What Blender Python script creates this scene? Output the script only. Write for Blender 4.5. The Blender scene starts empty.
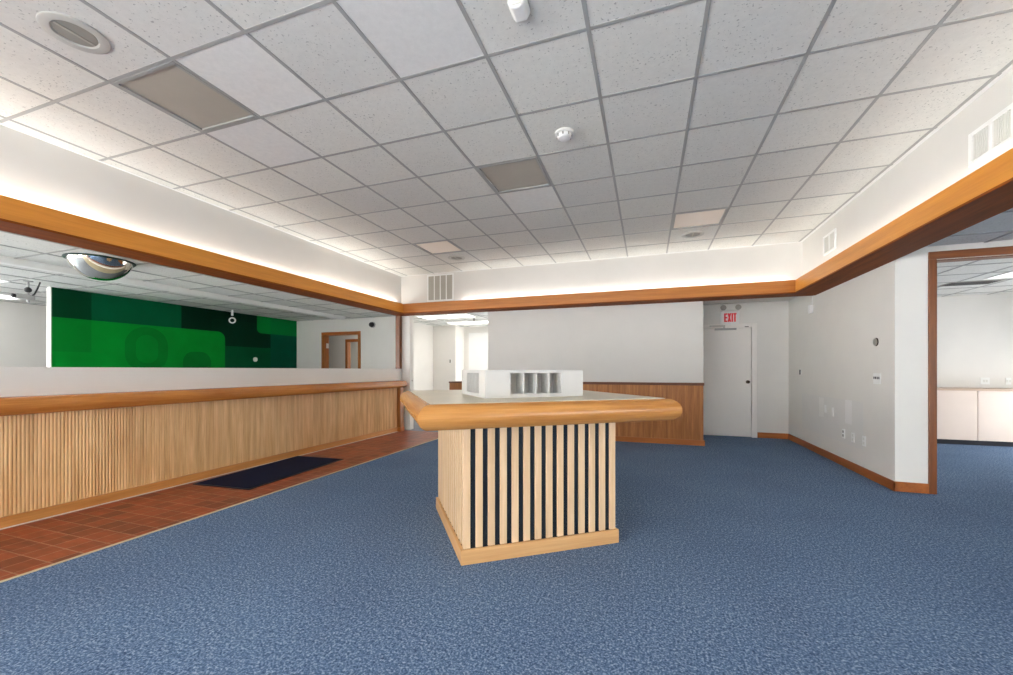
import bpy, bmesh, math, random
from mathutils import Vector, Matrix
random.seed(5)
sc = bpy.context.scene
COL = sc.collection
PI = math.pi

# ------------------------------------------------------------------ camera
H = 1.24
cam = bpy.data.cameras.new('camera')
cam.sensor_width = 36.0
cam.lens = 408.0 / 1013.0 * 36.0
cam.shift_y = 32.5 / 1013.0
cam.clip_start = 0.02
co = bpy.data.objects.new('camera', cam)
COL.objects.link(co)
co.location = (0, 0, H)
co.rotation_euler = (PI / 2, 0, 0.332)
sc.camera = co

# ------------------------------------------------------------------ colour and materials
def lin(c):
    return tuple((v / 255 / 12.92) if v / 255 <= .04045 else ((v / 255 + .055) / 1.055) ** 2.4 for v in c) + (1.0,)

class NT:
    def __init__(s, name):
        s.m = bpy.data.materials.new(name); s.m.use_nodes = True
        s.t = s.m.node_tree; s.n = s.t.nodes; s.l = s.t.links
        s.b = s.n['Principled BSDF']
    def add(s, typ, **kw):
        nd = s.n.new(typ)
        for k, v in kw.items(): setattr(nd, k, v)
        return nd
    def link(s, a, b): s.l.new(a, b)
    def coords(s, scale=(1, 1, 1), loc=(0, 0, 0), rot=(0, 0, 0)):
        tc = s.add('ShaderNodeTexCoord'); mp = s.add('ShaderNodeMapping')
        mp.inputs['Scale'].default_value = scale; mp.inputs['Location'].default_value = loc
        mp.inputs['Rotation'].default_value = rot
        s.link(tc.outputs['Object'], mp.inputs['Vector'])
        return mp.outputs['Vector']
    def noise(s, vec, scale, detail=4, rough=.55):
        nd = s.add('ShaderNodeTexNoise'); nd.inputs['Scale'].default_value = scale
        nd.inputs['Detail'].default_value = detail; nd.inputs['Roughness'].default_value = rough
        s.link(vec, nd.inputs['Vector']); return nd.outputs['Fac']
    def ramp(s, fac, stops):
        nd = s.add('ShaderNodeValToRGB'); e = nd.color_ramp.elements
        e[0].position, e[0].color = stops[0]; e[1].position, e[1].color = stops[-1]
        for p, c in stops[1:-1]:
            k = e.new(p); k.color = c
        s.link(fac, nd.inputs['Fac']); return nd.outputs['Color']
    def mix(s, fac, a, b, mode='MIX'):
        nd = s.add('ShaderNodeMix', data_type='RGBA', blend_type=mode)
        for sock, v in ((nd.inputs['Factor'], fac), (nd.inputs[6], a), (nd.inputs[7], b)):
            if hasattr(v, 'links'): s.link(v, sock)
            else: sock.default_value = v
        return nd.outputs[2]
    def math(s, op, a, b=None, c=None):
        nd = s.add('ShaderNodeMath', operation=op)
        for i, v in enumerate((a, b, c)):
            if v is None: continue
            if hasattr(v, 'links'): s.link(v, nd.inputs[i])
            else: nd.inputs[i].default_value = v
        return nd.outputs[0]
    def bump(s, h, strength=.3, dist=.01):
        nd = s.add('ShaderNodeBump'); nd.inputs['Strength'].default_value = strength
        nd.inputs['Distance'].default_value = dist
        s.link(h, nd.inputs['Height']); s.link(nd.outputs['Normal'], s.b.inputs['Normal'])
    def color(s, c):
        if hasattr(c, 'links'): s.link(c, s.b.inputs['Base Color'])
        else: s.b.inputs['Base Color'].default_value = c
    def set(s, **kw):
        for k, v in kw.items(): s.b.inputs[k.replace('_', ' ')].default_value = v
        return s

def plain(name, rgb, rough=.5, metal=0, var=.04, emit=None, estr=0):
    t = NT(name)
    c = lin(rgb)
    f = t.noise(t.coords(), 3.0, 3)
    lo = tuple(v * (1 - var) for v in c[:3]) + (1,); hi = tuple(min(1, v * (1 + var)) for v in c[:3]) + (1,)
    t.color(t.ramp(f, [(.3, lo), (.7, hi)]))
    t.set(Roughness=rough, Metallic=metal)
    if emit:
        t.b.inputs['Emission Color'].default_value = lin(emit); t.b.inputs['Emission Strength'].default_value = estr
    return t.m

def wood(name, light, dark, axis=0, rough=.35, scale=1.0, contrast=1.0):
    t = NT(name)
    s = [14 * scale] * 3; s[axis] = .9 * scale
    v = t.coords(tuple(s))
    warp = t.noise(v, .6, 3)
    n1 = t.noise(v, 1.6, 6, .62)
    s2 = [150 * scale] * 3; s2[axis] = 4 * scale
    n2 = t.noise(t.coords(tuple(s2)), 1.0, 3)
    f = t.math('ADD', t.math('MULTIPLY', n1, .65), t.math('MULTIPLY', n2, .35))
    d, l = lin(dark), lin(light)
    mid = tuple((a + b) / 2 for a, b in zip(d, l))
    c = t.ramp(f, [(.5 - .2 / contrast, d), (.5, mid), (.5 + .17 / contrast, l)])
    w = t.ramp(warp, [(.3, (.86, .82, .78, 1)), (.7, (1.06, 1.04, 1.02, 1))])
    t.color(t.mix(1.0, c, w, 'MULTIPLY'))
    t.set(Roughness=rough)
    t.bump(f, .08, .003)
    return t.m

M = {}
M['wall'] = plain('wall_paint', (228, 225, 219), .75, var=.015)
M['soffit'] = plain('soffit_paint', (220, 217, 211), .8, var=.015)
M['wall_dimmed'] = plain('wall_paint_dimmed', (212, 209, 203), .75, var=.015)  # wall paint darkened on the partition to even out the daylight
M['white'] = plain('white_enamel', (238, 238, 235), .4, var=.01)
M['offwhite'] = plain('offwhite_plastic', (222, 221, 214), .45, var=.02)
def patched_wall():
    t = NT('patched_wall_paint'); v = t.coords()
    sep = t.add('ShaderNodeSeparateXYZ'); t.link(v, sep.inputs[0])
    wob = t.math('MULTIPLY', t.math('SUBTRACT', t.noise(v, 14, 2), .5), .03)
    Y, Z = t.math('ADD', sep.outputs[1], wob), t.math('ADD', sep.outputs[2], wob)
    def box(y0, y1, z0, z1):
        a = t.math('LESS_THAN', t.math('ABSOLUTE', t.math('SUBTRACT', Y, (y0 + y1) / 2)), (y1 - y0) / 2)
        c = t.math('LESS_THAN', t.math('ABSOLUTE', t.math('SUBTRACT', Z, (z0 + z1) / 2)), (z1 - z0) / 2)
        return t.math('MULTIPLY', a, c)
    c = lin((226, 223, 216))
    c = t.mix(box(5.9, 7.9, .3, .86), c, lin((223, 221, 216)))
    c = t.mix(box(6.18, 6.36, .56, .86), c, lin((233, 231, 228)))
    c = t.mix(box(7.03, 7.2, .56, .84), c, lin((232, 230, 225)))
    n = t.noise(v, 3, 3)
    t.color(t.mix(1.0, c, t.ramp(n, [(.3, (.985, .985, .985, 1)), (.7, (1.015, 1.015, 1.01, 1))]), 'MULTIPLY'))
    t.set(Roughness=.75)
    return t.m
M['patched'] = patched_wall()
M['organizer'] = plain('white_board', (202, 201, 197), .45, var=.01)
M['door'] = plain('door_paint', (242, 238, 232), .55, var=.015)
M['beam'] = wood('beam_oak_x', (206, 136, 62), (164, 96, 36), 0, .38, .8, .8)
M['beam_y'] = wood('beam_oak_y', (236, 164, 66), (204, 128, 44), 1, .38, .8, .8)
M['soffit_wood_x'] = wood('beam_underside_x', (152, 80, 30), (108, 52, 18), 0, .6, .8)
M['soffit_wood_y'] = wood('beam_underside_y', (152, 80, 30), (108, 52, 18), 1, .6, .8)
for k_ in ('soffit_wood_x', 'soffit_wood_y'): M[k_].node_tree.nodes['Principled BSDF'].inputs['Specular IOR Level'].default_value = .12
M['rail_x'] = wood('oak_rail_x', (216, 158, 88), (172, 112, 54), 0, .25, 1.0, .9)
M['rail_y'] = wood('oak_rail_y', (214, 146, 74), (172, 102, 42), 1, .25, 1.0, .9)
M['slat'] = wood('pale_oak_slat', (240, 212, 174), (220, 186, 144), 2, .45, 1.0)
M['plinth_x'] = wood('oak_plinth_x', (226, 184, 130), (202, 154, 100), 0, .4, 1.0)
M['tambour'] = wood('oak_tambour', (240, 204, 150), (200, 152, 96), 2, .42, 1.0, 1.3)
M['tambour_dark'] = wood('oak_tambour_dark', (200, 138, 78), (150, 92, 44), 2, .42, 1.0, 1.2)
M['base_y'] = wood('oak_base_y', (216, 158, 90), (184, 122, 60), 1, .4, 1.0)
M['base_x'] = wood('oak_base_x', (196, 122, 56), (160, 90, 36), 0, .4, 1.0)
M['skirt_y'] = wood('oak_skirting_y', (176, 102, 42), (140, 76, 28), 1, .4, 1.0)
M['skirt_x'] = wood('oak_skirting_x', (190, 114, 50), (150, 82, 32), 0, .4, 1.0)
M['jamb_z'] = wood('oak_jamb_z', (142, 82, 36), (100, 54, 20), 2, .4, 1.0)
M['jamb_x'] = wood('oak_jamb_x', (142, 82, 36), (100, 54, 20), 0, .4, 1.0)
M['cap_x'] = wood('dark_cap_x', (120, 72, 36), (84, 46, 20), 0, .4, 1.0)
M['cabinet_wood'] = wood('hall_cabinet_wood', (170, 110, 50), (128, 76, 30), 2, .4, 1.0)
M['laminate'] = plain('tan_laminate', (206, 194, 166), .28, var=.05)
M['pinklam'] = plain('pinkish_laminate', (226, 208, 194), .45, var=.02)
M['pinktop'] = plain('brown_worktop', (196, 168, 146), .4, var=.03)
M['core'] = plain('dark_core_laminate', (34, 40, 46), .12, var=.05)
M['black'] = plain('black_plastic', (26, 26, 28), .4, var=.05)
M['darkmetal'] = plain('dark_bronze', (70, 60, 50), .35, .8)
M['chrome'] = plain('brushed_steel', (190, 188, 182), .3, 1.0)
M['grid'] = plain('ceiling_grid', (164, 164, 161), .5, var=.02)
M['grey'] = plain('grey_recess', (150, 148, 140), .7, var=.03)
M['greygrille'] = plain('grey_filter', (176, 172, 160), .7, var=.05)
M['lens_off'] = plain('unlit_lens', (176, 170, 158), .35, var=.05)
M['lens_dim'] = plain('dim_lens', (228, 216, 202), .5, var=.02, emit=(255, 236, 218), estr=.10)
M['lens_on'] = plain('lit_lens', (250, 250, 250), .5, var=.01, emit=(255, 250, 244), estr=2.5)
M['lens_soft'] = plain('soft_lens', (245, 245, 245), .5, emit=(250, 250, 255), estr=.8)
M['ringgrey'] = plain('ring_enamel', (194, 193, 186), .5)
M['lens_mid'] = plain('mid_lens', (248, 248, 248), .5, emit=(250, 250, 250), estr=1.3)
M['red'] = plain('exit_red', (205, 24, 34), .5, var=.03, emit=(215, 20, 30), estr=.12)
M['kick'] = plain('dark_kick', (18, 22, 34), .6)
M['mirror'] = plain('mirror_acrylic', (225, 222, 214), .03, 1.0, var=.0)
M['mirrorrim'] = plain('dark_green_rim', (24, 52, 44), .35)
M['strip'] = plain('beige_edge_strip', (214, 196, 158), .5)
M['grout'] = plain('white_caulk', (214, 206, 196), .6)
M['lightgrey'] = plain('light_grey_metal', (168, 168, 166), .4)
M['hallfloor'] = plain('grey_carpet', (128, 134, 142), .9, var=.08)

def carpet_mat():
    t = NT('blue_carpet')
    v = t.coords()
    n = t.noise(v, 100, 2, .6)
    n2 = t.noise(v, 46, 3, .8)
    big = t.noise(v, 1.2, 3)
    f = t.math('ADD', t.math('MULTIPLY', n, .6), t.math('MULTIPLY', n2, .4))
    c = t.ramp(f, [(.30, lin((24, 42, 72))), (.5, lin((90, 115, 147))), (.70, lin((180, 198, 221)))])
    w = t.ramp(big, [(.3, (.9, .9, .92, 1)), (.7, (1.08, 1.08, 1.06, 1))])
    t.color(t.mix(1.0, c, w, 'MULTIPLY'))
    t.set(Roughness=.95)
    t.b.inputs['Specular IOR Level'].default_value = .1
    return t.m
M['carpet'] = carpet_mat()

def tile_mat():
    t = NT('red_quarry_tile')
    v = t.coords((1, 1, 1), (.0, .0, 0))
    br = t.add('ShaderNodeTexBrick'); br.offset = 0; br.squash = 1
    for k, val in (('Scale', 1.0), ('Mortar Size', .0045), ('Brick Width', .1525), ('Row Height', .1525), ('Mortar Smooth', .2), ('Bias', -.1)):
        br.inputs[k].default_value = val
    br.inputs['Color1'].default_value = lin((162, 80, 46)); br.inputs['Color2'].default_value = lin((120, 54, 32))
    br.inputs['Mortar'].default_value = lin((176, 134, 114))
    t.link(v, br.inputs['Vector'])
    n = t.noise(t.coords((3, 9, 1)), 2.0, 5)
    w = t.ramp(n, [(.3, (.7, .66, .64, 1)), (.7, (1.15, 1.1, 1.05, 1))])
    t.color(t.mix(1.0, br.outputs['Color'], w, 'MULTIPLY'))
    t.set(Roughness=.4)
    t.b.inputs['Specular IOR Level'].default_value = .35
    t.bump(t.math('SUBTRACT', 1.0, br.outputs['Fac']), .3, .003)
    return t.m
M['tile'] = tile_mat()

def mat_mat():
    t = NT('navy_mat_pile')
    v = t.coords()
    f = t.noise(v, 160, 4, .7)
    t.color(t.ramp(f, [(.35, lin((8, 10, 24))), (.65, lin((40, 46, 74)))]))
    t.set(Roughness=.95); t.b.inputs['Specular IOR Level'].default_value = .1
    t.bump(f, .5, .004)
    return t.m
M['mat'] = mat_mat()

def ceil_mat(name, x0, y0, holes=True, base=(226, 225, 219)):
    t = NT(name)
    v = t.coords()
    sep = t.add('ShaderNodeSeparateXYZ'); t.link(v, sep.inputs[0])
    cx = t.math('FLOOR', t.math('DIVIDE', t.math('SUBTRACT', sep.outputs[0], x0), .61))
    cy = t.math('FLOOR', t.math('DIVIDE', t.math('SUBTRACT', sep.outputs[1], y0), .61))
    cmb = t.add('ShaderNodeCombineXYZ'); t.link(cx, cmb.inputs[0]); t.link(cy, cmb.inputs[1])
    wn = t.add('ShaderNodeTexWhiteNoise', noise_dimensions='3D'); t.link(cmb.outputs[0], wn.inputs['Vector'])
    tone = t.ramp(wn.outputs['Value'], [(0, (.93, .93, .935, 1)), (1, (1.03, 1.03, 1.02, 1))])
    soft = t.noise(v, 26, 5, .7)
    b = lin(base)
    c = t.ramp(soft, [(.3, tuple(x * .95 for x in b[:3]) + (1,)), (.7, tuple(min(1, x * 1.04) for x in b[:3]) + (1,))])
    if holes:
        h = t.noise(v, 62, 2, .5)
        h2 = t.noise(v, 5, 2, .5)
        thr = t.math('ADD', h, t.math('MULTIPLY', t.math('SUBTRACT', h2, .5), .16))
        hm = t.ramp(thr, [(.645, (0, 0, 0, 1)), (.70, (1, 1, 1, 1))])
        c = t.mix(hm, c, lin((182, 181, 176)))
    t.color(t.mix(1.0, c, tone, 'MULTIPLY'))
    t.set(Roughness=.9); t.b.inputs['Specular IOR Level'].default_value = .1
    return t.m
GX, GY = -5.19, .47            # main grid
M['acoustic'] = ceil_mat('acoustic_tile', GX, GY)
M['acoustic_smooth'] = ceil_mat('smooth_tile', GX, GY, False, (234, 233, 229))
M['acoustic_low'] = ceil_mat('low_acoustic_tile', -6.05, 2.50, True, (226, 226, 222))

def mural_mat():
    # green graphic wall covering of overlapping rounded rectangles (local x along the wall, z up)
    t = NT('green_mural')
    v = t.coords()
    sep = t.add('ShaderNodeSeparateXYZ'); t.link(v, sep.inputs[0])
    Y, Z = sep.outputs[1], sep.outputs[2]
    def rect(y0, y1, z0, z1, r):
        cy, cz, hy, hz = (y0 + y1) / 2, (z0 + z1) / 2, (y1 - y0) / 2 - r, (z1 - z0) / 2 - r
        dy = t.math('MAXIMUM', t.math('SUBTRACT', t.math('ABSOLUTE', t.math('SUBTRACT', Y, cy)), hy), 0)
        dz = t.math('MAXIMUM', t.math('SUBTRACT', t.math('ABSOLUTE', t.math('SUBTRACT', Z, cz)), hz), 0)
        d = t.math('SQRT', t.math('ADD', t.math('MULTIPLY', dy, dy), t.math('MULTIPLY', dz, dz)))
        return t.math('LESS_THAN', d, r)
    c = lin((0, 66, 40))
    c = t.mix(rect(3.0, 4.0, 1.9, 3.2, .005), c, lin((0, 58, 32)))
    c = t.mix(rect(4.0, 5.33, 1.0, 3.2, .005), c, lin((0, 84, 50)))
    c = t.mix(rect(5.33, 9.0, 1.0, 3.2, .005), c, lin((0, 40, 24)))
    c = t.mix(rect(6.18, 9.0, .6, 1.76, .01), c, lin((0, 78, 44)))
    c = t.mix(rect(7.276, 9.0, 1.0, 2.3, .005), c, lin((0, 78, 56)))
    c = t.mix(rect(5.9, 7.276, 1.75, 2.3, .10), c, lin((0, 46, 28)))
    c = t.mix(rect(2.0, 6.18, .2, 2.035, .15), c, lin((0, 136, 42)))
    c = t.mix(rect(3.0, 4.0, 1.52, 2.036, .01), c, lin((0, 122, 38)))
    c = t.mix(rect(4.44, 5.10, 1.2, 2.0, .32), c, lin((0, 118, 38)))
    c = t.mix(rect(4.60, 4.94, 1.36, 1.86, .165), c, lin((0, 130, 42)))
    c = t.mix(rect(5.36, 5.89, .2, 1.60, .2), c, lin((0, 112, 38)))
    c = t.mix(rect(6.924, 9.0, 2.085, 3.2, .10), c, lin((0, 128, 50)))
    c = t.mix(rect(7.276, 9.0, 2.085, 3.2, .005), c, lin((0, 118, 52)))
    n = t.noise(v, 2.2, 3)
    t.color(t.mix(1.0, c, t.ramp(n, [(.3, (.86, .88, .86, 1)), (.7, (1.1, 1.08, 1.1, 1))]), 'MULTIPLY'))
    t.set(Roughness=.45); t.b.inputs['Specular IOR Level'].default_value = .06
    return t.m
M['mural'] = mural_mat()

def glass_mat():
    t = NT('window_glass')
    out = t.n['Material Output']
    tr = t.add('ShaderNodeBsdfTransparent'); gl = t.add('ShaderNodeBsdfGlossy'); gl.inputs['Roughness'].default_value = .02
    mx = t.add('ShaderNodeMixShader'); mx.inputs[0].default_value = .06
    t.link(tr.outputs[0], mx.inputs[1]); t.link(gl.outputs[0], mx.inputs[2]); t.link(mx.outputs[0], out.inputs['Surface'])
    return t.m
M['glass'] = glass_mat()

# ------------------------------------------------------------------ mesh helpers
def NB(): return bmesh.new()
def bx(bm, x0, x1, y0, y1, z0, z1, mi=0):
    vs = [bm.verts.new(p) for p in ((x0, y0, z0), (x1, y0, z0), (x1, y1, z0), (x0, y1, z0), (x0, y0, z1), (x1, y0, z1), (x1, y1, z1), (x0, y1, z1))]
    for q in ((3, 2, 1, 0), (4, 5, 6, 7), (0, 1, 5, 4), (1, 2, 6, 5), (2, 3, 7, 6), (3, 0, 4, 7)):
        f = bm.faces.new([vs[i] for i in q]); f.material_index = mi
    return bm
def prism(bm, pts, axis, a0, a1, mi=0):
    """closed polygon in the two other axes, extruded along axis from a0 to a1"""
    def P(p, a):
        if axis == 0: return (a, p[0], p[1])
        if axis == 1: return (p[0], a, p[1])
        return (p[0], p[1], a)
    A = [bm.verts.new(P(p, a0)) for p in pts]; B = [bm.verts.new(P(p, a1)) for p in pts]
    n = len(pts)
    for i in range(n):
        f = bm.faces.new((A[i], A[(i + 1) % n], B[(i + 1) % n], B[i])); f.material_index = mi
    bm.faces.new(A[::-1]).material_index = mi; bm.faces.new(B).material_index = mi
    return bm
def lathe(bm, prof, seg=40, axis='z', c=(0, 0, 0), close=False):
    rings = []
    for r, h in prof:
        ring = []
        for k in range(seg):
            a = 2 * PI * k / seg
            u, w = r * math.cos(a), r * math.sin(a)
            p = {'z': (u, w, h), 'y': (u, h, w), 'x': (h, u, w)}[axis]
            ring.append(bm.verts.new((c[0] + p[0], c[1] + p[1], c[2] + p[2])))
        rings.append(ring)
    for a, b in zip(rings, rings[1:]):
        for k in range(seg):
            bm.faces.new((a[k], a[(k + 1) % seg], b[(k + 1) % seg], b[k]))
    bm.faces.new(rings[0][::-1]); bm.faces.new(rings[-1])
    return bm
def tube(bm, pts, r, seg=8):
    pts = [Vector(p) for p in pts]; rings = []
    for i, p in enumerate(pts):
        d = (pts[min(i + 1, len(pts) - 1)] - pts[max(i - 1, 0)]).normalized()
        a = d.orthogonal().normalized(); b = d.cross(a)
        rings.append([bm.verts.new(p + r * (math.cos(t) * a + math.sin(t) * b)) for t in (2 * PI * k / seg for k in range(seg))])
    for A, B in zip(rings, rings[1:]):
        k0 = min(range(seg), key=lambda k: (B[k].co - A[0].co).length)
        for k in range(seg):
            bm.faces.new((A[k], A[(k + 1) % seg], B[(k + 1 + k0) % seg], B[(k + k0) % seg]))
    bm.faces.new(rings[0][::-1]); bm.faces.new(rings[-1])
    return bm
def obj(name, bm, mats, parent=None, smooth=False, bevel=0, loc=None):
    bmesh.ops.recalc_face_normals(bm, faces=bm.faces[:])
    me = bpy.data.meshes.new(name); bm.to_mesh(me); bm.free()
    for m in (mats if isinstance(mats, (list, tuple)) else [mats]): me.materials.append(m)
    if smooth:
        for p in me.polygons: p.use_smooth = True
        me.set_sharp_from_angle(angle=math.radians(38))
    o = bpy.data.objects.new(name, me); COL.objects.link(o)
    if parent: o.parent = parent
    if loc: o.location = loc
    if bevel:
        b = o.modifiers.new('bevel', 'BEVEL'); b.width = bevel; b.segments = 2; b.limit_method = 'ANGLE'
    return o
def tag(o, label, cat, group=None):
    o['label'] = label; o['category'] = cat
    if group: o['group'] = group
    return o
def thing(name, label, cat, loc=(0, 0, 0), rz=0, group=None):
    o = bpy.data.objects.new(name, None); COL.objects.link(o)
    o.location = loc; o.rotation_euler = (0, 0, rz); o.empty_display_size = .1
    return tag(o, label, cat, group)
def struct(name, bm, m, parent=None, label=None, cat=None, **kw):
    o = obj(name, bm, m, parent, **kw)
    if not parent: o['kind'] = 'structure'
    if label: tag(o, label, cat)
    return o
def dup(root, loc, label):
    r = root.copy(); COL.objects.link(r); r.location = loc; r['label'] = label
    for ch in list(root.children):
        c = ch.copy(); COL.objects.link(c); c.parent = r
    return r

# ------------------------------------------------------------------ dimensions
CE = 3.1432                     # high ceiling
LZ = 2.48                       # low ceilings
OZ = 2.55
BZ0, BZ1 = 2.365, 2.56          # timber beam
XL, XR, YB = -4.73, 2.18, 7.15  # faces of the raised soffit walls
REAR = -3.2
XT = -4.75                      # teller counter front at floor
XC = -3.56                      # carpet edge
XW = 2.40                       # right wall

# ------------------------------------------------------------------ floors
b = NB(); bx(b, XC, 6.6, REAR, 9.6, -.1, 0)
struct('floor', b, M['carpet'], label='blue speckled carpet covering the open room', cat='carpet')
b = NB(); bx(b, -4.95, XC - .02, REAR, 7.25, -.1, 0)
struct('tile_floor', b, M['tile'], label='strip of red quarry tiles along the long counter', cat='tile floor')
b = NB(); bx(b, -11.2, -4.95, REAR, 11.2, -.1, 0); bx(b, -4.95, XC, 7.25, 11.2, -.1, 0)
struct('hall_floor', b, M['hallfloor'], label='grey carpet in the hall beyond the red tiles', cat='carpet')
b = NB(); bx(b, XC - .02, XC, REAR, 7.25, -.1, .006)
struct('trim_1', b, M['strip'], label='thin beige strip between red tiles and blue carpet', cat='edge strip')

# ------------------------------------------------------------------ high ceiling with its grid
LIGHTCELLS = {(3, 2): 'off', (6, 5): 'off', (9, 8): 'on', (3, 8): 'on'}   # (column, row) of the grid
SMOOTH = {(6, 2), (4, 2), (3, 3), (6, 6)}
xs = [XL] + [GX + .61 * i for i in range(1, 13)] + [XR]
ys = [REAR] + [GY + .61 * j for j in range(-6, 12) if GY + .61 * j > REAR + .02 and GY + .61 * j < YB - .02] + [YB]
b = NB()
for i in range(len(xs) - 1):
    for j in range(len(ys) - 1):
        x0, x1, y0, y1 = xs[i], xs[i + 1], ys[j], ys[j + 1]
        ci = round(((x0 + x1) / 2 - GX) / .61 - .5); cj = round(((y0 + y1) / 2 - GY) / .61 - .5)
        if x1 - x0 > .5 and y1 - y0 > .5 and (ci, cj) in LIGHTCELLS: continue
        bx(b, x0, x1, y0, y1, CE, CE + .02, 1 if (ci, cj) in SMOOTH else 0)
for x in xs[1:-1]: bx(b, x - .0115, x + .0115, REAR, YB, CE - .003, CE + .002, 2)
for y in ys[1:-1]: bx(b, XL, XR, y - .0115, y + .0115, CE - .0027, CE + .0016, 2)
for x0, x1 in ((XL, XL + .03), (XR - .03, XR)): bx(b, x0, x1, REAR, YB, CE - .0035, CE + .002, 3)
bx(b, XL, XR, YB - .022, YB, CE - .0068, CE + .0018, 3)
struct('ceiling', b, [M['acoustic'], M['acoustic_smooth'], M['grid'], M['white']], label='raised ceiling of pinholed acoustic tiles in a grey metal grid', cat='ceiling')
b = NB(); bx(b, XL - .2, XR + .2, REAR, YB + .2, CE + .2, CE + .25)
struct('ceiling_slab', b, M['wall'])

# ------------------------------------------------------------------ soffit walls above the timber beams
SB = BZ0 + .02
b = NB(); bx(b, XL - .2, XL, REAR, YB + .2, SB, CE + .21); struct('wall_left', b, M['soffit'], label='white raised wall above the beam over the long counter', cat='wall')
b = NB(); bx(b, XL, XR, YB, YB + .2, SB, CE + .21); struct('wall_back', b, M['soffit'], label='white raised wall above the rear beam', cat='wall')
b = NB(); bx(b, XR, XR + .2, REAR, YB + .2, SB, CE + .21); struct('wall_right', b, M['soffit'], label='white raised wall above the beam on the doorway side', cat='wall')

# ------------------------------------------------------------------ timber beams (light coves): fascia + underside
D = .13
def mitred(axis, side):
    """fascia board with mitred ends, following the inside of the soffit walls"""
    b = NB()
    t = .022
    xi0, xi1, yi1 = XL + D, XR - D, YB - D
    if axis == 'back':
        P = [(xi0, yi1), (xi1, yi1), (xi1 + t, yi1 + t), (xi0 - t, yi1 + t)]
        Q = [(xi0 - .002, yi1 - .002), (xi1 + .002, yi1 - .002), (XR + .2, YB + .2), (XL - .2, YB + .2)]
    elif axis == 'left':
        P = [(xi0, REAR), (xi0, yi1), (xi0 - t, yi1 + t), (xi0 - t, REAR)]
        Q = [(xi0 + .002, REAR), (xi0 + .002, yi1 - .002), (XL - .2, YB + .2), (XL - .2, REAR)]
    else:
        P = [(xi1, REAR), (xi1, yi1), (xi1 + t, yi1 + t), (xi1 + t, REAR)]
        Q = [(xi1 - .002, REAR), (xi1 - .002, yi1 - .002), (XR + .22, YB + .2), (XR + .22, REAR)]
    prism(b, P, 2, BZ0 + .004, BZ1, 0)
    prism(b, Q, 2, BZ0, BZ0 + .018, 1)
    return b
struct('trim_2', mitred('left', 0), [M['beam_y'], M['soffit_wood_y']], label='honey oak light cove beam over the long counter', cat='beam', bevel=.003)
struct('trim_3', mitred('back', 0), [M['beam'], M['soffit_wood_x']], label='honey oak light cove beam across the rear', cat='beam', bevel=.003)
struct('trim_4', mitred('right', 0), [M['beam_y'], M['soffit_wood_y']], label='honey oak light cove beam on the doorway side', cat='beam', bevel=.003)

# ------------------------------------------------------------------ low ceilings
def low_ceiling(name, x0, x1, y0, y1, gx=-6.05, gy=2.50, label=None, bars=True, z=None):
    LZ = z or globals()['LZ']
    b = NB(); bx(b, x0, x1, y0, y1, LZ, LZ + .03, 0)
    if bars:
        x = gx - .61 * math.floor((gx - x0) / .61)
        while x < x1:
            if x > x0 + .03: bx(b, x - .012, x + .012, y0, y1, LZ - .006, LZ + .001, 1)
            x += .61
        y = gy - .61 * math.floor((gy - y0) / .61)
        while y < y1:
            if y > y0 + .03: bx(b, x0, x1, y - .012, y + .012, LZ - .0056, LZ + .001, 1)
            y += .61
    struct(name, b, [M['acoustic_low'], M['grid']], label=label, cat='ceiling')
low_ceiling('teller_ceiling', -11.2, XL - .2, REAR, 8.05, label='low tiled ceiling behind the long counter')
low_ceiling('hall_ceiling', -11.2, .9, 8.05, 11.2, label='low tiled ceiling of the rear hall')
b = NB(); bx(b, XL - .2, XW + .2, YB + .2, 8.7, LZ + .001, LZ + .03); struct('alcove_ceiling', b, M['wall'], label='plain low ceiling above the exit door alcove', cat='ceiling')
low_ceiling('side_ceiling', XR + .2, 6.6, REAR, 5.30, 3.1, 4.9, label='low tiled ceiling outside the wood framed doorway')
low_ceiling('office_ceiling', XW + .1, 6.6, 5.38, 9.6, 4.35, 7.3, z=OZ, label='low ceiling of the room beyond the wood framed doorway')

# ------------------------------------------------------------------ walls at floor level
PY = 7.37
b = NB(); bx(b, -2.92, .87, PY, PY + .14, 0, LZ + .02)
struct('wall_rear', b, M['wall_dimmed'], label='white partition wall above the slatted wainscot', cat='wall')
b = NB(); bx(b, .74, .865, PY + .14, 8.7, 0, LZ + .02); bx(b, .865, 1.0, 8.57, 8.7, 0, LZ + .02); bx(b, 1.0, 1.82, 8.57, 8.7, 2.03, LZ + .02)
bx(b, 1.82, XW, 8.57, 8.7, 0, LZ + .02)
struct('wall_alcove', b, M['wall'], label='white alcove wall around the exit door', cat='wall')
b = NB(); bx(b, XW, XW + .12, 5.37, 9.38, 0, OZ + .02); bx(b, XW, 2.72, 5.25, 5.37, 0, LZ + .02)
bx(b, 2.72, 3.66, 5.25, 5.37, 2.34, OZ + .02); bx(b, 3.66, 6.6, 5.25, 5.37, 0, OZ + .02)
struct('wall_doorway', b, M['patched'], label='white wall carrying the outlets and the wood framed doorway', cat='wall')
b = NB(); bx(b, XW + .1, 6.6, 9.38, 9.5, 0, OZ + .02); struct('wall_office', b, M['wall'], label='white rear wall of the room beyond the wood framed doorway', cat='wall')
# pier and opening at the counter end
b = NB(); bx(b, -4.93, -4.66, 7.36, 7.50, 0, LZ + .02); struct('wall_pier', b, M['wall'], label='narrow white pier beside the end of the long counter', cat='wall')
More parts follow.
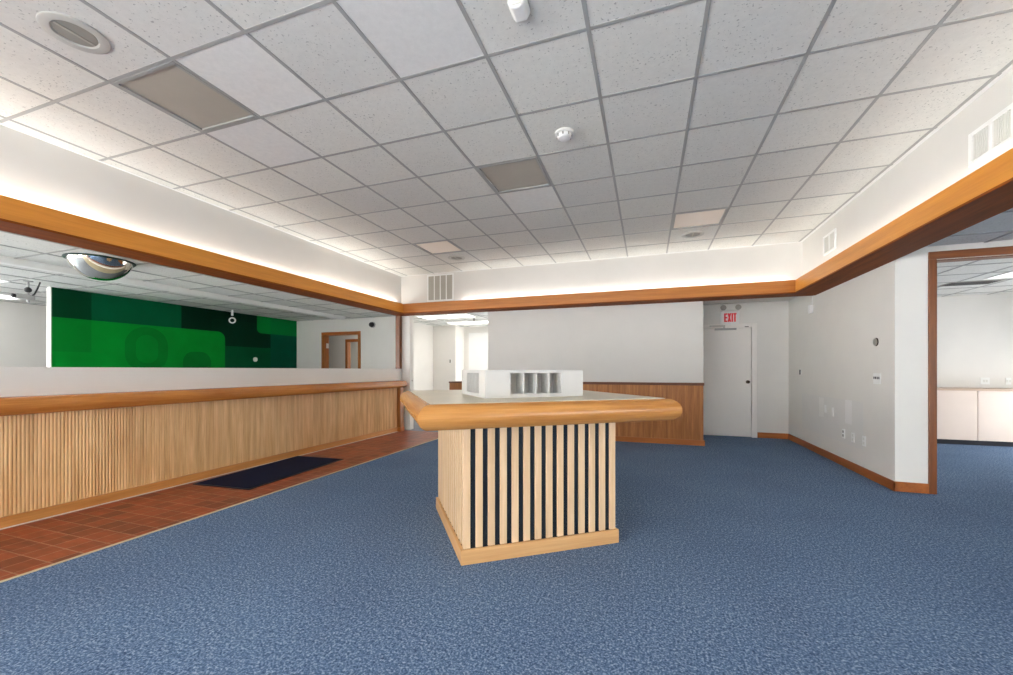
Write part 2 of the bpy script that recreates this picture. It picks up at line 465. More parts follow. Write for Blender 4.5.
# teller area
b = NB(); bx(b, -8.50, -8.4, 3.53, 8.04, 0, LZ + .01); struct('wall_mural', b, M['wall'], label='white freestanding wall behind the green mural', cat='wall')
b = NB(); bx(b, -11.1, -10.95, 1.25, 8.1, 0, LZ + .01); bx(b, -11.1, -10.95, REAR, 1.25, 0, .3); bx(b, -11.1, -10.95, REAR, 1.25, 2.4, LZ + .01)
for y in (REAR, -1.1, 1.1): bx(b, -11.1, -10.95, y, y + .15, .3, 2.4)
for k, (y0, y1) in enumerate(((REAR + .15, -1.1), (-.95, 1.1))):  # unseen windows, added to throw light across to the right wall
    f = NB()
    for q in ((y0, y0 + .05, .3, 2.4), (y1 - .05, y1, .3, 2.4), (y0 + .05, y1 - .05, .3, .35), (y0 + .05, y1 - .05, 2.35, 2.4)):
        bx(f, -11.06, -11.0, q[0], q[1], q[2], q[3])
    w = struct('window_%d' % (k + 30), f, M['lightgrey'])
    g = NB(); bx(g, -11.035, -11.029, y0 + .05, y1 - .05, .35, 2.35); obj('pane', g, M['glass'], w)
struct('wall_far_left', b, M['wall'], label='white far wall beyond the green mural wall', cat='wall')
b = NB()
bx(b, -11.1, -7.55, 8.04, 8.18, 0, LZ + .02); bx(b, -7.55, -6.49, 8.04, 8.18, 2.11, LZ + .02); bx(b, -6.49, -5.3, 8.04, 8.18, 0, LZ + .02)
struct('wall_teller', b, M['wall'], label='white wall with the open wood framed doorway behind the counter', cat='wall')
b = NB()
bx(b, -5.82, -5.7, 8.18, 10.19, 0, LZ + .02); bx(b, -5.82, -5.0, 10.19, 10.31, 0, LZ + .02); bx(b, -5.12, -5.0, 10.31, 10.87, 0, LZ + .02)
bx(b, -5.0, -1.9, 10.75, 10.87, 0, LZ + .02); bx(b, -2.0, -1.9, 7.51, 10.75, 0, LZ + .02)
struct('wall_hall', b, M['wall'], label='white stepped walls at the end of the hall', cat='wall')
# corridor seen through the open doorway
b = NB(); bx(b, -11.1, -7.93, 9.3, 9.4, 0, LZ + .02); bx(b, -7.93, -7.12, 9.3, 9.4, 2.1, LZ + .02); bx(b, -7.12, -5.82, 9.3, 9.4, 0, LZ + .02)
bx(b, -11.1, -5.82, 10.8, 10.9, 0, LZ + .02); bx(b, -11.1, -11.0, 8.1, 10.9, 0, LZ + .02)
struct('wall_corridor', b, M['wall'], label='white corridor wall seen through the doorway behind the counter', cat='wall')
# rear shell with the street windows (behind the camera)
b = NB()
bx(b, -11.1, 6.6, REAR - .15, REAR, 0, .25); bx(b, -11.1, 6.6, REAR - .15, REAR, 2.42, CE + .25)
bx(b, -11.1, -7.3, REAR - .15, REAR, .25, 2.42)
wx = [-7.2, -5.2, -4.6, -2.6, -.6, .6]
bx(b, .7, 6.6, REAR - .15, REAR, .25, 2.42)
for x in wx: bx(b, x - .1, x + .1, REAR - .15, REAR, .25, 2.42)
bx(b, -5.1, -4.7, REAR - .15, REAR, .25, 2.42)
struct('wall_front', b, M['wall'], label='white street wall', cat='wall')
for k, (x0, x1) in enumerate([(a + .1, c - .1) for a, c in zip(wx, wx[1:]) if c - a > 1]):
    f = NB()
    for q in ((x0, x0 + .05, .25, 2.42), (x1 - .05, x1, .25, 2.42), (x0 + .05, x1 - .05, .25, .3), (x0 + .05, x1 - .05, 2.37, 2.42)):
        bx(f, q[0], q[1], REAR - .1, REAR - .04, q[2], q[3])
    w = struct('window_%d' % (k + 1), f, M['lightgrey'])
    g = NB(); bx(g, x0 + .05, x1 - .05, REAR - .075, REAR - .069, .3, 2.37); obj('pane', g, M['glass'], w)
SW = ((-3.0, -1.0, .5, 2.38), (-.8, .9, .5, 2.38), (6.2, 8.7, .12, 1.5))  # first two are unseen windows, added to light the surfaces facing them
b = NB(); ylast = REAR
for y0, y1, z0, z1 in SW:
    bx(b, 6.5, 6.65, ylast, y0, 0, LZ + .12); bx(b, 6.5, 6.65, y0, y1, 0, z0); bx(b, 6.5, 6.65, y0, y1, z1, LZ + .12); ylast = y1
bx(b, 6.5, 6.65, ylast, 9.5, 0, LZ + .12)
struct('wall_side', b, M['wall'], label='white side wall', cat='wall')
for k, (y0, y1, z0, z1) in enumerate(SW):
    f = NB()
    for q in ((y0, y0 + .05, z0, z1), (y1 - .05, y1, z0, z1), (y0 + .05, y1 - .05, z0, z0 + .05), (y0 + .05, y1 - .05, z1 - .05, z1)):
        bx(f, 6.56, 6.62, q[0], q[1], q[2], q[3])
    w = struct('window_%d' % (k + 20), f, M['lightgrey'])
    g = NB(); bx(g, 6.585, 6.591, y0 + .05, y1 - .05, z0 + .05, z1 - .05); obj('pane', g, M['glass'], w)

# baseboards
b = NB(); bx(b, XW - .014, XW, 5.236, 8.57, 0, .10); bx(b, XW - .014, 2.67, 5.236, 5.25, 0, .10)
struct('baseboard_right', b, M['skirt_y'], label='oak baseboard along the wall with the outlets', cat='baseboard', bevel=.003)
b = NB(); bx(b, 1.91, XW - .014, 8.556, 8.57, 0, .10)
struct('baseboard_back', b, M['skirt_x'], label='oak baseboard beside the exit door', cat='baseboard', bevel=.003)

# wood framed doorway on the right
b = NB()
for x0, x1 in ((2.665, 2.725), (3.655, 3.73)): bx(b, x0, x1, 5.232, 5.40, 0, 2.345, 0)
bx(b, 2.665, 3.73, 5.231, 5.401, 2.345, 2.42, 1)
for x0, x1 in ((2.725, 2.737), (3.643, 3.655)): bx(b, x0, x1, 5.25, 5.375, 0, 2.345, 0)
bx(b, 2.737, 3.643, 5.25, 5.375, 2.333, 2.345, 1)
struct('door_2', b, [M['jamb_z'], M['jamb_x']], label='dark oak frame of the open doorway to the side room', cat='door frame', bevel=.004)

# ------------------------------------------------------------------ exit door
dr = thing('door_1', 'plain white exit door with a dark knob under the red sign', 'door', (1.0, 8.57, 0)); dr['kind'] = 'structure'
b = NB(); bx(b, .012, .805, -.006, .036, .012, 2.012); obj('door_leaf', b, M['door'], dr, bevel=.002)
b = NB(); bx(b, .815, .90, -.03, .0, 0, 2.10); bx(b, -.075, .0, -.03, 0, 0, 2.10); bx(b, 0, .815, -.03, 0, 2.024, 2.10)
bx(b, -.02, .835, .038, .05, 0, 2.05)  # unseen sheet behind the leaf, added to stop light leaking through the gaps
obj('door_frame', b, M['door'], dr, bevel=.004)
b = NB(); lathe(b, [(.0301, -.006), (.030, -.012), (.012, -.018), (.012, -.04), (.024, -.045), (.030, -.058), (.026, -.07), (.012, -.075)], 24, 'y', (.752, 0, 1.02))
obj('knob', b, M['darkmetal'], dr, smooth=True)
b = NB(); bx(b, .20, .56, -.066, -.006, 1.985, 2.02); cl = obj('door_closer', b, M['lightgrey'], dr, bevel=.006)
b = NB(); bx(b, .11, .37, -.085, -.045, 2.045, 2.075); bx(b, .34, .37, -.068, -.048, 2.021, 2.045); obj('closer_arm', b, M['chrome'], cl, bevel=.003)
b = NB(); bx(b, .70, .76, -.04, -.029, 2.03, 2.045); obj('contact_sensor', b, M['black'], dr)

# exit sign with twin emergency lamps
ex = thing('exit_sign', 'white EXIT sign with red letters and twin emergency lamps above the door', 'sign', (1.458, 8.57, 2.09))
b = NB(); bx(b, -.165, .155, -.045, 0, 0, .245); obj('face_plate', b, M['white'], ex, bevel=.006)
b = NB(); bx(b, -.15, .14, -.06, 0, .247, .365); obj('battery_box', b, M['offwhite'], ex, bevel=.006)
for x in (-.12, .125):
    b = NB(); lathe(b, [(.03, -.055), (.045, -.075), (.05, -.10), (.046, -.104), (.02, -.098)], 20, 'y', (x, 0, .305)); obj('emergency_lamp', b, M['grey'], ex, smooth=True)
b = NB()
y0, y1, z0, z1 = -.052, -.0445, .045, .205
def st(x0, x1, za, zb): bx(b, x0, x1, y0, y1, za, zb)
w, s_, gap = .052, .0255, .005
x = -.100
st(x, x + s_, z0, z1)
for za in (z0, (z0 + z1) / 2 - s_ / 2, z1 - s_): st(x + s_, x + w, za, za + s_)
x += w + gap
for q in ([(x, z0), (x + s_, z0), (x + w + .008, z1), (x + w + .008 - s_, z1)], [(x, z1), (x + s_, z1), (x + w + .008, z0), (x + w + .008 - s_, z0)]):
    prism(b, q, 1, y0 - (.0008 if q[0][1] == z1 else 0), y1)
x += w + .008 + gap
st(x, x + s_, z0, z1)
x += s_ + gap
st(x, x + w, z1 - s_, z1); st(x + w / 2 - s_ / 2, x + w / 2 + s_ / 2, z0, z1 - s_)
o = obj('lettering', b, M['red'], ex); o['label'] = 'red EXIT letters'

# ------------------------------------------------------------------ wainscot on the partition
def tambour(b, L, z0, z1, pitch, depth, back, horizontal='x'):
    """half-round ribs on a backing, along +x from 0 to L, facing -y"""
    n = int(L / pitch); p = L / n
    pts = [(0, 0)]
    for k in range(n):
        for a in (.06, .26, .5, .74, .94):
            pts.append((p * (k + a), -depth * math.sin(PI * min(max((a - .06) / .88, 0), 1)) ** .6))
    pts += [(L, 0)]
    A = [b.verts.new((x, y, z0)) for x, y in pts]; B = [b.verts.new((x, y, z1)) for x, y in pts]
    for i in range(len(pts) - 1): b.faces.new((A[i], A[i + 1], B[i + 1], B[i]))
    bx(b, 0, L, .0005, back, z0, z1)
    return b
wn = thing('wainscot', 'brown oak slatted wainscot along the foot of the white partition', 'wainscot', (-2.92, PY - .002, 0))
b = NB(); tambour(b, 3.79, .09, .985, .026, .005, .012)
for v in b.verts: v.co.y -= .012
obj('slat_panel', b, M['tambour_dark'], wn)
b = NB(); bx(b, 0, 3.81, -.03, 0, 0, .09); obj('base_board', b, M['base_x'], wn, bevel=.003)
b = NB(); bx(b, 0, 3.80, -.026, 0, .985, 1.03); obj('cap_rail', b, M['cap_x'], wn, bevel=.004)

# ------------------------------------------------------------------ long teller counter
Y0, Y1 = REAR + .4, 7.20
tc = thing('teller_counter', 'long oak tambour counter with rounded rail and white upper screen', 'counter', (XT, Y0, 0))
L = Y1 - Y0
b = NB(); tambour(b, L - .14, .09, .90, .0235, .006, .03)
for v in b.verts:                               # face +x, run along +y
    x, y, z = v.co; v.co = (-y - .02, x, z)
obj('slat_panel', b, M['tambour'], tc)
b = NB(); bx(b, -.03, 0, 0, L - .14, 0, .09); obj('base_board', b, M['base_y'], tc, bevel=.003)
b = NB(); bx(b, 0, .008, 0, L - .14, 0, .008); o = obj('caulk_line', b, M['grout'], tc)
b = NB(); bx(b, -.2, .06, L - .14, L - .02, .0, .885); obj('end_pilaster', b, M['cabinet_wood'], tc, bevel=.004)
b = NB(); bx(b, -.2, .072, L - .155, L - .02 + .006, .0, .09); obj('pilaster_base', b, M['skirt_x'], tc, bevel=.003)
prof = [(-.10, .885)] + [(.055 + .072 * math.sin(a) , .955 - .07 * math.cos(a)) for a in [PI * k / 14 for k in range(15)]] + [(-.10, 1.025)]
b = NB(); prism(b, prof, 1, 0, L)
obj('rounded_rail', b, M['rail_y'], tc, smooth=True)
b = NB(); bx(b, -.25, -.10, 0, L + .14, .86, 1.265); obj('upper_screen', b, M['wall'], tc, bevel=.004)
b = NB(); bx(b, -.20, -.06, 0, L - .02, .0, .86); obj('carcass', b, M['wall'], tc)
b = NB(); bx(b, -.95, -.25, 0, L - .3, .86, .90); o = obj('worktop', b, M['laminate'], tc, bevel=.003); o['label'] = 'tan worktop behind the screen'
# timber post standing on the screen
b = NB(); bx(b, -4.945, -4.845, 7.262, 7.345, 1.266, BZ0 - .001)
struct('trim_5', b, M['jamb_z'], label='oak post rising from the counter screen to the beam', cat='post', bevel=.004)

# floor mat
fm = thing('floor_mat', 'dark navy floor mat on the red tiles against the long counter', 'mat', (-4.315, 3.84, 0), math.radians(3.6))
b = NB(); bx(b, -.36, .36, -.72, .72, .001, .012); obj('pile', b, M['mat'], fm, bevel=.004)
b = NB()
for q in ((-.385, .385, -.75, -.72), (-.385, .385, .72, .75), (-.385, -.36, -.72, .72), (.36, .385, -.72, .72)): bx(b, q[0], q[1], q[2], q[3], .0005, .008)
obj('rubber_border', b, M['kick'], fm, bevel=.002)

# ------------------------------------------------------------------ island writing counter
ang = math.radians(36.7); S = 1.15
u = Vector((math.cos(ang), math.sin(ang), 0)); v_ = Vector((-math.sin(ang), math.cos(ang), 0))
A0 = Vector((-1.113, 2.346, 0)); IC = A0 + u * S / 2 + v_ * S / 2
isl = thing('island_counter', 'square oak writing counter on a slatted base standing on blue carpet', 'counter', IC, ang)
h = S / 2
for k in range(4):                                   # plinth boards
    b = NB(); prism(b, [(-h, -h), (h, -h), (h - .02, -h + .02), (-h + .02, -h + .02)], 2, 0, .095)
    o = obj('plinth_board', b, M['plinth_x'], isl, bevel=.003); o.rotation_euler = (0, 0, k * PI / 2)
h2 = h - .018
b = NB(); bx(b, -h2 + .015, h2 - .015, -h2 + .015, h2 - .015, .0, .895); o = obj('core', b, M['core'], isl); o['label'] = 'dark panel between the slats'
n = 14; sw = .047; pitch = (2 * h2 - sw) / (n - 1)
bm0 = NB()
for i in range(n):
    x0 = -h2 + i * pitch
    bx(bm0, x0, x0 + sw if i < n - 1 else h2 - .0147, -h2, -h2 + .0145, .095, .896)
side = None
for k in range(4):
    if side is None: side = obj('slat_panel', bm0, M['slat'], isl, bevel=.0025); o = side
    else: o = side.copy(); COL.objects.link(o); o.parent = isl
    o.rotation_euler = (0, 0, k * PI / 2)
ZB, ZT = .897, 1.045
R_ = (ZT - ZB) / 2; O = .297; inn = h + .05
rail = None
prof = [(inn, ZB)] + [(h + O - R_ + R_ * math.sin(a), (ZB + ZT) / 2 - R_ * math.cos(a)) for a in [PI * k / 16 for k in range(17)]] + [(inn, ZT)]
b = NB()
As = [b.verts.new((-o_, -o_, z)) for o_, z in prof]; Bs = [b.verts.new((o_, -o_, z)) for o_, z in prof]
for i in range(len(prof)):
    j = (i + 1) % len(prof); b.faces.new((As[i], As[j], Bs[j], Bs[i]))
b.faces.new(As[::-1]); b.faces.new(Bs)
rail = obj('rounded_edge_rail', b, M['rail_x'], isl, smooth=True)
for k in (1, 2, 3):
    o = rail.copy(); COL.objects.link(o); o.parent = isl; o.rotation_euler = (0, 0, k * PI / 2)
q = h + O - R_ - .004
b = NB(); bx(b, -inn + .001, inn - .001, -inn + .001, inn - .001, ZB + .001, ZT - .001); bx(b, -q, q, -q, q, ZT, ZT + .003)
obj('laminate_top', b, M['laminate'], isl)

# letter organizer on the island
OG = ZT + .003
C1, C2 = Vector((-1.031, 2.547)), Vector((-.446, 3.022))
oa = math.atan2(C2.y - C1.y, C2.x - C1.x); SO = .752
oc = C1 + Vector((math.cos(oa), math.sin(oa))) * SO / 2 + Vector((-math.sin(oa), math.cos(oa))) * SO * .86 / 2
og = thing('form_organizer', 'white square paper slip organizer with curved dividers on the island counter', 'organizer', (oc.x, oc.y, OG), oa)
og.scale = (1, .86, 1)
HO, g, t_ = .192, SO / 2, .010
b = NB(); bx(b, -g, g, -g, g, HO - t_, HO); bx(b, -g, g, -g, g, 0, t_); obj('top_and_base', b, M['organizer'], og, bevel=.0015)
sx0, sx1 = -g + .245 * SO, -g + .765 * SO
dep = .15
b = NB()
bx(b, -g, sx0, -g, -g + t_, t_, HO - t_); bx(b, sx1, g - t_, -g, -g + t_, t_, HO - t_)
bx(b, sx0, sx1, -g, -g + t_, t_, .026); bx(b, sx0, sx1, -g, -g + t_, HO - .022, HO - t_)
bx(b, sx0 - t_, sx0, -g + t_, -g + dep, t_, HO - t_); bx(b, sx1, sx1 + t_, -g + t_, -g + dep, t_, HO - t_)
bx(b, sx0 - t_, sx1 + t_, -g + dep, -g + dep + t_, t_, HO - t_)
face = obj('slotted_side', b, M['organizer'], og)
dv = None
for k in range(4):
    if k:
        o = face.copy(); COL.objects.link(o); o.parent = og; o.rotation_euler = (0, 0, k * PI / 2)
    for i in (1, 2, 3):
        if dv is None:
            c = NB()
            arc = [(-.004 - .012 * math.sin(PI * j / 12), .0265 + (HO - .0485) * j / 12) for j in range(13)]
            prism(c, [(0.0 + dep - .012, .0265), (dep - .012, HO - .0225)] + [(y, z) for y, z in arc[::-1]], 0, -.005, .005)
            dv = obj('divider', c, M['organizer'], og); o = dv
        else:
            o = dv.copy(); COL.objects.link(o); o.parent = og
        lx = sx0 + (sx1 - sx0) * i / 4; ly = -g + t_ + .001
        r = Matrix.Rotation(k * PI / 2, 3, 'Z') @ Vector((lx, ly, 0))
        o.location = r; o.rotation_euler = (0, 0, k * PI / 2)

# ------------------------------------------------------------------ ceiling fittings
def cell(c, r): return GX + .61 * (c + .5), GY + .61 * (r + .5)
def troffer(c, r, kind, label):
    x, y = cell(c, r)
    t = thing('ceiling_light', label, 'ceiling light', (x, y, CE), 0, 'square ceiling lights in the raised ceiling')
    b = NB()
    for q_ in ((-.293, .293, -.293, -.272), (-.293, .293, .272, .293), (-.293, -.272, -.272, .272), (.272, .293, -.272, .272)):
        bx(b, q_[0], q_[1], q_[2], q_[3], -.006, .03)
    bx(b, -.3, .3, -.3, .3, .03, .04)
    obj('frame', b, M['grid'], t)
    b = NB(); bx(b, -.272, .272, -.272, .272, .006, .028); obj('lens', b, M['lens_off' if kind == 'off' else 'lens_dim'], t)
troffer(3, 2, 'off', 'unlit square ceiling light beside the nearest round ceiling fitting')
troffer(6, 5, 'off', 'unlit greyish square ceiling light in the middle of the raised ceiling')
troffer(9, 8, 'on', 'pinkish lit square ceiling light towards the exit door')
troffer(3, 8, 'on', 'cream lit square ceiling light near the striped air grille')
sp = thing('ceiling_speaker', 'large round ceiling fitting beside the unlit light over the counter', 'ceiling fitting', cell(3, 1) + (CE,), 0, 'round ceiling fittings')
b = NB(); lathe(b, [(.146, -.0005), (.145, -.008), (.135, -.012), (.10, -.010), (.094, -.004), (.094, -.0005)], 48); obj('ring', b, M['ringgrey'], sp, smooth=True)
b = NB(); lathe(b, [(.0925, -.0008), (.0925, -.0042), (.05, -.0050), (.02, -.0058), (.006, -.006)], 40); obj('cone', b, M['grey'], sp, smooth=True)
b = NB(); bx(b, -.008, .008, -.088, .088, -.0085, -.0062); obj('centre_bar', b, M['greygrille'], sp)
dup(sp, cell(3, 9) + (CE,), 'round ceiling fitting between the cream lit light and the striped air grille')
dup(sp, cell(9, 9) + (CE,), 'round ceiling fitting behind the pinkish lit ceiling light')
sd = thing('smoke_detector', 'round white smoke detector on the raised ceiling', 'smoke detector', (-.628, 3.245, CE))
b = NB(); lathe(b, [(.075, -.0005), (.075, -.012), (.062, -.016)], 32); obj('base', b, M['white'], sd, smooth=True)
b = NB(); lathe(b, [(.058, -.0165), (.060, -.032), (.046, -.048), (.02, -.052)], 32); obj('head', b, M['white'], sd, smooth=True)
for k in range(8):
    a = 2 * PI * k / 8
    b = NB(); bx(b, -.005, .005, .056, .0625, -.038, -.020)
    o = obj('slot', b, M['grey'], sd); o.rotation_euler = (0, 0, a)
ms = thing('ceiling_motion_sensor', 'white wedge shaped motion sensor hanging from the raised ceiling', 'sensor', (-.63, 2.03, CE))
b = NB(); prism(b, [(-.05, 0), (.05, 0), (.05, -.02), (.03, -.055), (-.03, -.055), (-.05, -.02)], 1, -.055, .05); obj('body', b, M['white'], ms, bevel=.012)
b = NB(); bx(b, -.024, .024, -.059, -.0555, -.046, -.022); obj('lens', b, M['offwhite'], ms)

# ------------------------------------------------------------------ air grilles
gr = thing('return_air_grille', 'striped return air grille high on the rear soffit wall', 'air grille', (-3.838, YB, 2.856))
b = NB()
W2, H2 = .262, .236
bx(b, -W2 - .03, W2 + .03, -.012, 0, H2, H2 + .028); bx(b, -W2 - .03, W2 + .03, -.012, 0, -H2 - .028, -H2)
bx(b, -W2 - .03, -W2, -.012, 0, -H2, H2); bx(b, W2, W2 + .03, -.012, 0, -H2, H2)
for k in (1, 2, 3):
    x = -W2 + 2 * W2 * k / 4; bx(b, x - .009, x + .009, -.012, 0, -H2, H2)
obj('frame', b, M['white'], gr, bevel=.002)
b = NB(); bx(b, -W2, W2, -.002, -.0003, -H2, H2); obj('filter', b, M['greygrille'], gr)
b = NB()
for k in range(4):
    x0 = -W2 + 2 * W2 * k / 4 + .010; x1 = -W2 + 2 * W2 * (k + 1) / 4 - .010
    for j in range(14):
        z = -H2 + .02 + j * (2 * H2 - .04) / 13
        bx(b, x0, x1, -.006, -.0022, z - .004, z + .004)
obj('fins', b, M['greygrille'], gr)
def vent(y, z, w, hh, label):
    t = thing('supply_vent', label, 'air vent', (XR, y, z), 0, 'supply vents on the soffit wall')
    b = NB()
    for q_ in ((-w - .03, w + .03, hh, hh + .028), (-w - .03, w + .03, -hh - .028, -hh), (-w - .03, -w, -hh, hh), (w, w + .03, -hh, hh), (-.012, .012, -hh, hh)):
        bx(b, -.016, 0, q_[0], q_[1], q_[2], q_[3])
    obj('frame', b, M['white'], t, bevel=.002)
    b = NB(); bx(b, -.002, -.0003, -w, w, -hh, hh); obj('duct_face', b, M['grey'], t)
    b = NB(); k = 0
    y_ = -w + .012
    while y_ < w - .008:
        if abs(y_) > .02: bx(b, -.013, -.0022, y_ - .003, y_ + .003, -hh, hh)
        y_ += .0175
    obj('fins', b, M['offwhite'], t)
vent(3.63, 2.80, .165, .088, 'louvred white supply vent nearest on the soffit wall above the doorway')
vent(6.185, 2.845, .15, .095, 'louvred white supply vent furthest along the soffit wall near the rear corner')

# ------------------------------------------------------------------ fittings on the wall with the outlets (faces -x at XW)
def plate(name, y, z, w, hh, label, cat, mat='white', group=None, d=.007):
    t = thing(name, label, cat, (XW, y, z), 0, group)
    b = NB(); bx(b, -d, 0, -w / 2, w / 2, -hh / 2, hh / 2); obj('cover_plate', b, M[mat], t, bevel=.002)
    return t
t = thing('thermostat', 'round bronze thermostat on the white wall above the switch plate', 'thermostat', (XW, 5.605, 1.55))
b = NB(); lathe(b, [(.046, -.0005), (.046, -.006), (.042, -.010)], 32, 'x'); obj('base', b, M['darkmetal'], t, smooth=True)
b = NB(); lathe(b, [(.041, -.0105), (.040, -.016), (.03, -.021), (.012, -.022)], 32, 'x'); o = obj('dial', b, M['chrome'], t, smooth=True)
t = plate('switch_plate', 5.584, 1.145, .15, .118, 'white four gang switch plate below the round thermostat', 'light switch')
for k in range(4):
    b = NB(); bx(b, -.013, -.007, -.004, .004, -.013, .013); o = obj('toggle', b, M['black'], t); o.location = (0, -.051 + .034 * k, .008)
t = plate('light_switch', 7.955, 1.205, .05, .11, 'single dark switch on the white wall near the exit door corner', 'light switch', 'offwhite')
b = NB(); bx(b, -.02, -.007, -.010, .010, -.04, .04); obj('toggle', b, M['black'], t)
def outlet(y, z, label, dark):
    t = plate('wall_outlet', y, z, .075, .12, label, 'outlet', 'white', 'outlets low on the white wall')
    for zz in (-.025, .025):
        b = NB(); bx(b, -.0095, -.007, -.016, .016, zz - .015, zz + .015); o = obj('socket', b, M['grey' if dark else 'offwhite'], t)
outlet(6.40, .42, 'low wall outlet with grey sockets, first from the exit door', True)
outlet(6.14, .41, 'low plain white wall outlet in the middle of the low row', False)
outlet(5.87, .41, 'low white wall outlet nearest the wood framed doorway', False)
plate('blank_outlet_cover', 6.965, .69, .06, .11, 'small white blank plate above the low outlets, nearer the exit door', 'wall plate', 'white', 'blank plates on the white wall')
plate('blank_outlet_cover', 6.72, .668, .05, .12, 'small white blank plate above the low outlets, further from the exit door', 'wall plate', 'white', 'blank plates on the white wall')
t = thing('wall_sensor', 'white motion sensor high on the wall near the exit corner', 'sensor', (XW, 7.45, 2.18))
b = NB(); bx(b, -.05, 0, -.04, .04, -.07, .06); obj('body', b, M['white'], t, bevel=.012)
b = NB(); bx(b, -.008, 0, -.008, .008, .062, .298); obj('conduit', b, M['white'], t)
t = thing('wall_jack', 'small white jack plate on the pier at the counter end', 'wall plate', (-4.66, 7.43, 1.02))
b = NB(); bx(b, 0, .007, -.035, .035, -.058, .058); obj('cover_plate', b, M['offwhite'], t, bevel=.002)
b = NB(); bx(b, .007, .012, -.012, .012, -.014, .014); obj('socket', b, M['grey'], t)

# ------------------------------------------------------------------ room beyond the doorway: base cabinets under a worktop
CY = 8.82
cw = .61
for k, lab in enumerate(('pinkish base cabinet beside the doorway frame under the brown worktop', 'second pinkish base cabinet from the doorway frame under the brown worktop')):
    x0 = 4.145 + k * .97
    t = thing('base_cabinet', lab, 'cabinet', (x0, CY, 0), 0, 'base cabinets in the side room')
    b = NB(); bx(b, 0, .966, .02, .54, .10, .898); obj('carcass', b, M['pinklam'], t)
    b = NB(); bx(b, 0, .966, .06, .075, .0, .10); o = obj('toe_kick', b, M['kick'], t); o['label'] = 'black toe kick'
    b = NB(); bx(b, .003, .963, 0, .019, .085, .893); obj('door', b, M['pinklam'], t, bevel=.002)
b = NB(); bx(b, 4.14, 6.10, CY - .015, CY + .555, .899, .932); tag(obj('worktop', b, M['pinktop'], bevel=.003), 'brown edged worktop running over the pinkish base cabinets', 'worktop')
for k, (x, lab) in enumerate(((5.53, 'double white outlet above the worktop, nearer the doorway frame'), (5.83, 'white outlet above the worktop by the picture edge side'))):
    t = thing('worktop_outlet', lab.replace(' by the picture edge side', ', further from the doorway frame'), 'outlet', (x, 9.38, 1.05), 0, 'outlets above the worktop')
    b = NB(); bx(b, -.06 if k == 0 else -.035, .06 if k == 0 else .035, -.007, 0, -.058, .058); obj('cover_plate', b, M['white'], t, bevel=.002)
    b = NB()
    bx(b, -.03, -.006, -.0095, -.007, -.02, .02); bx(b, .006, .03, -.0095, -.007, -.02, .02)
    obj('socket', b, M['offwhite'], t)

# ------------------------------------------------------------------ low ceiling lights
def panel(x0, x1, y0, y1, label, group=None, name='ceiling_light', mat='lens_on', LZ=LZ):
    t = thing(name, label, 'ceiling light', ((x0 + x1) / 2, (y0 + y1) / 2, LZ), 0, group)
    a, c = (x1 - x0) / 2, (y1 - y0) / 2
    b = NB()
    for q_ in ((-a, a, -c, -c + .02), (-a, a, c - .02, c), (-a, -a + .02, -c + .02, c - .02), (a - .02, a, -c + .02, c - .02)): bx(b, q_[0], q_[1], q_[2], q_[3], -.012, -.0005)
    obj('frame', b, M['white'], t)
    b = NB(); bx(b, -a + .02, a - .02, -c + .02, c - .02, -.008, -.0008); obj('lens', b, M[mat], t)
    return t
HG = 'bright ceiling panels in the hall'
panel(-5.03, -3.74, 8.17, 8.75, 'bright hall ceiling panel nearest the rear beam', HG)
panel(-4.95, -3.05, 9.50, 10.05, 'bright hall ceiling panel deeper inside the hall', HG)
TG = 'bright ceiling panels behind the counter'
panel(-10.55, -9.95, 2.7, 3.95, 'bright ceiling panel beyond the hanging camera near the far wall', TG, mat='lens_mid')
panel(-8.95, -8.35, 1.9, 3.12, 'bright ceiling panel in front of the hanging camera', TG, mat='lens_soft')
panel(4.55, 5.77, 7.3, 7.75, 'bright ceiling panel in the room beyond the wood framed doorway', LZ=OZ, mat='lens_soft')
for (x, y) in ((-7.6, -.5), (-9.3, -.6), (-7.6, -2.3)): panel(x - .3, x + .3, y - .6, y + .6, 'added unseen ceiling panel lighting the space behind the long counter', TG)  # unseen panels added to brighten the area behind the counter
b = NB(); bx(b, -8.8, -8.2, 9.75, 10.4, LZ - .012, LZ - .0005); bx(b, -7.5, -6.9, 9.75, 10.4, LZ - .012, LZ - .0005)
# corridor room lamp seen only as brightness through the second doorway
b.free(); panel(-8.1, -7.0, 9.8, 10.4, 'bright ceiling panel in the corridor behind the counter')
panel(-7.6, -6.6, 8.5, 9.0, 'added unseen ceiling panel brightening the corridor behind the counter')  # extra unseen panel, added because the corridor was too dark
# sprinkler in the hall ceiling
sk = thing('sprinkler_head', 'tiny dark sprinkler head between the two hall ceiling panels', 'sprinkler', (-3.95, 9.05, LZ))
b = NB(); lathe(b, [(.03, -.0005), (.03, -.006), (.01, -.012), (.01, -.045), (.022, -.048), (.022, -.052), (.006, -.053)], 16); obj('body', b, M['darkmetal'], sk, smooth=True)
# office vent
ov = thing('ceiling_vent', 'dark slotted vent in the ceiling beyond the wood framed doorway', 'air vent', (4.59, 8.08, OZ))
b = NB(); bx(b, -.30, .30, -.15, .15, -.008, -.0005); obj('frame', b, M['grey'], ov)
b = NB()
for k in range(6): bx(b, -.27, .27, -.125 + .045 * k, -.10 + .045 * k, -.011, -.0082)
obj('slot', b, M['black'], ov)
# bulkhead strip in the teller ceiling
b = NB(); prism(b, [(-6.62, LZ), (-6.63, LZ - .02), (-6.66, LZ - .065), (-6.76, LZ - .065), (-6.76, LZ)], 1, REAR, 7.75)
struct('trim_6', b, M['white'], label='narrow white bulkhead running along the ceiling behind the counter', cat='bulkhead')

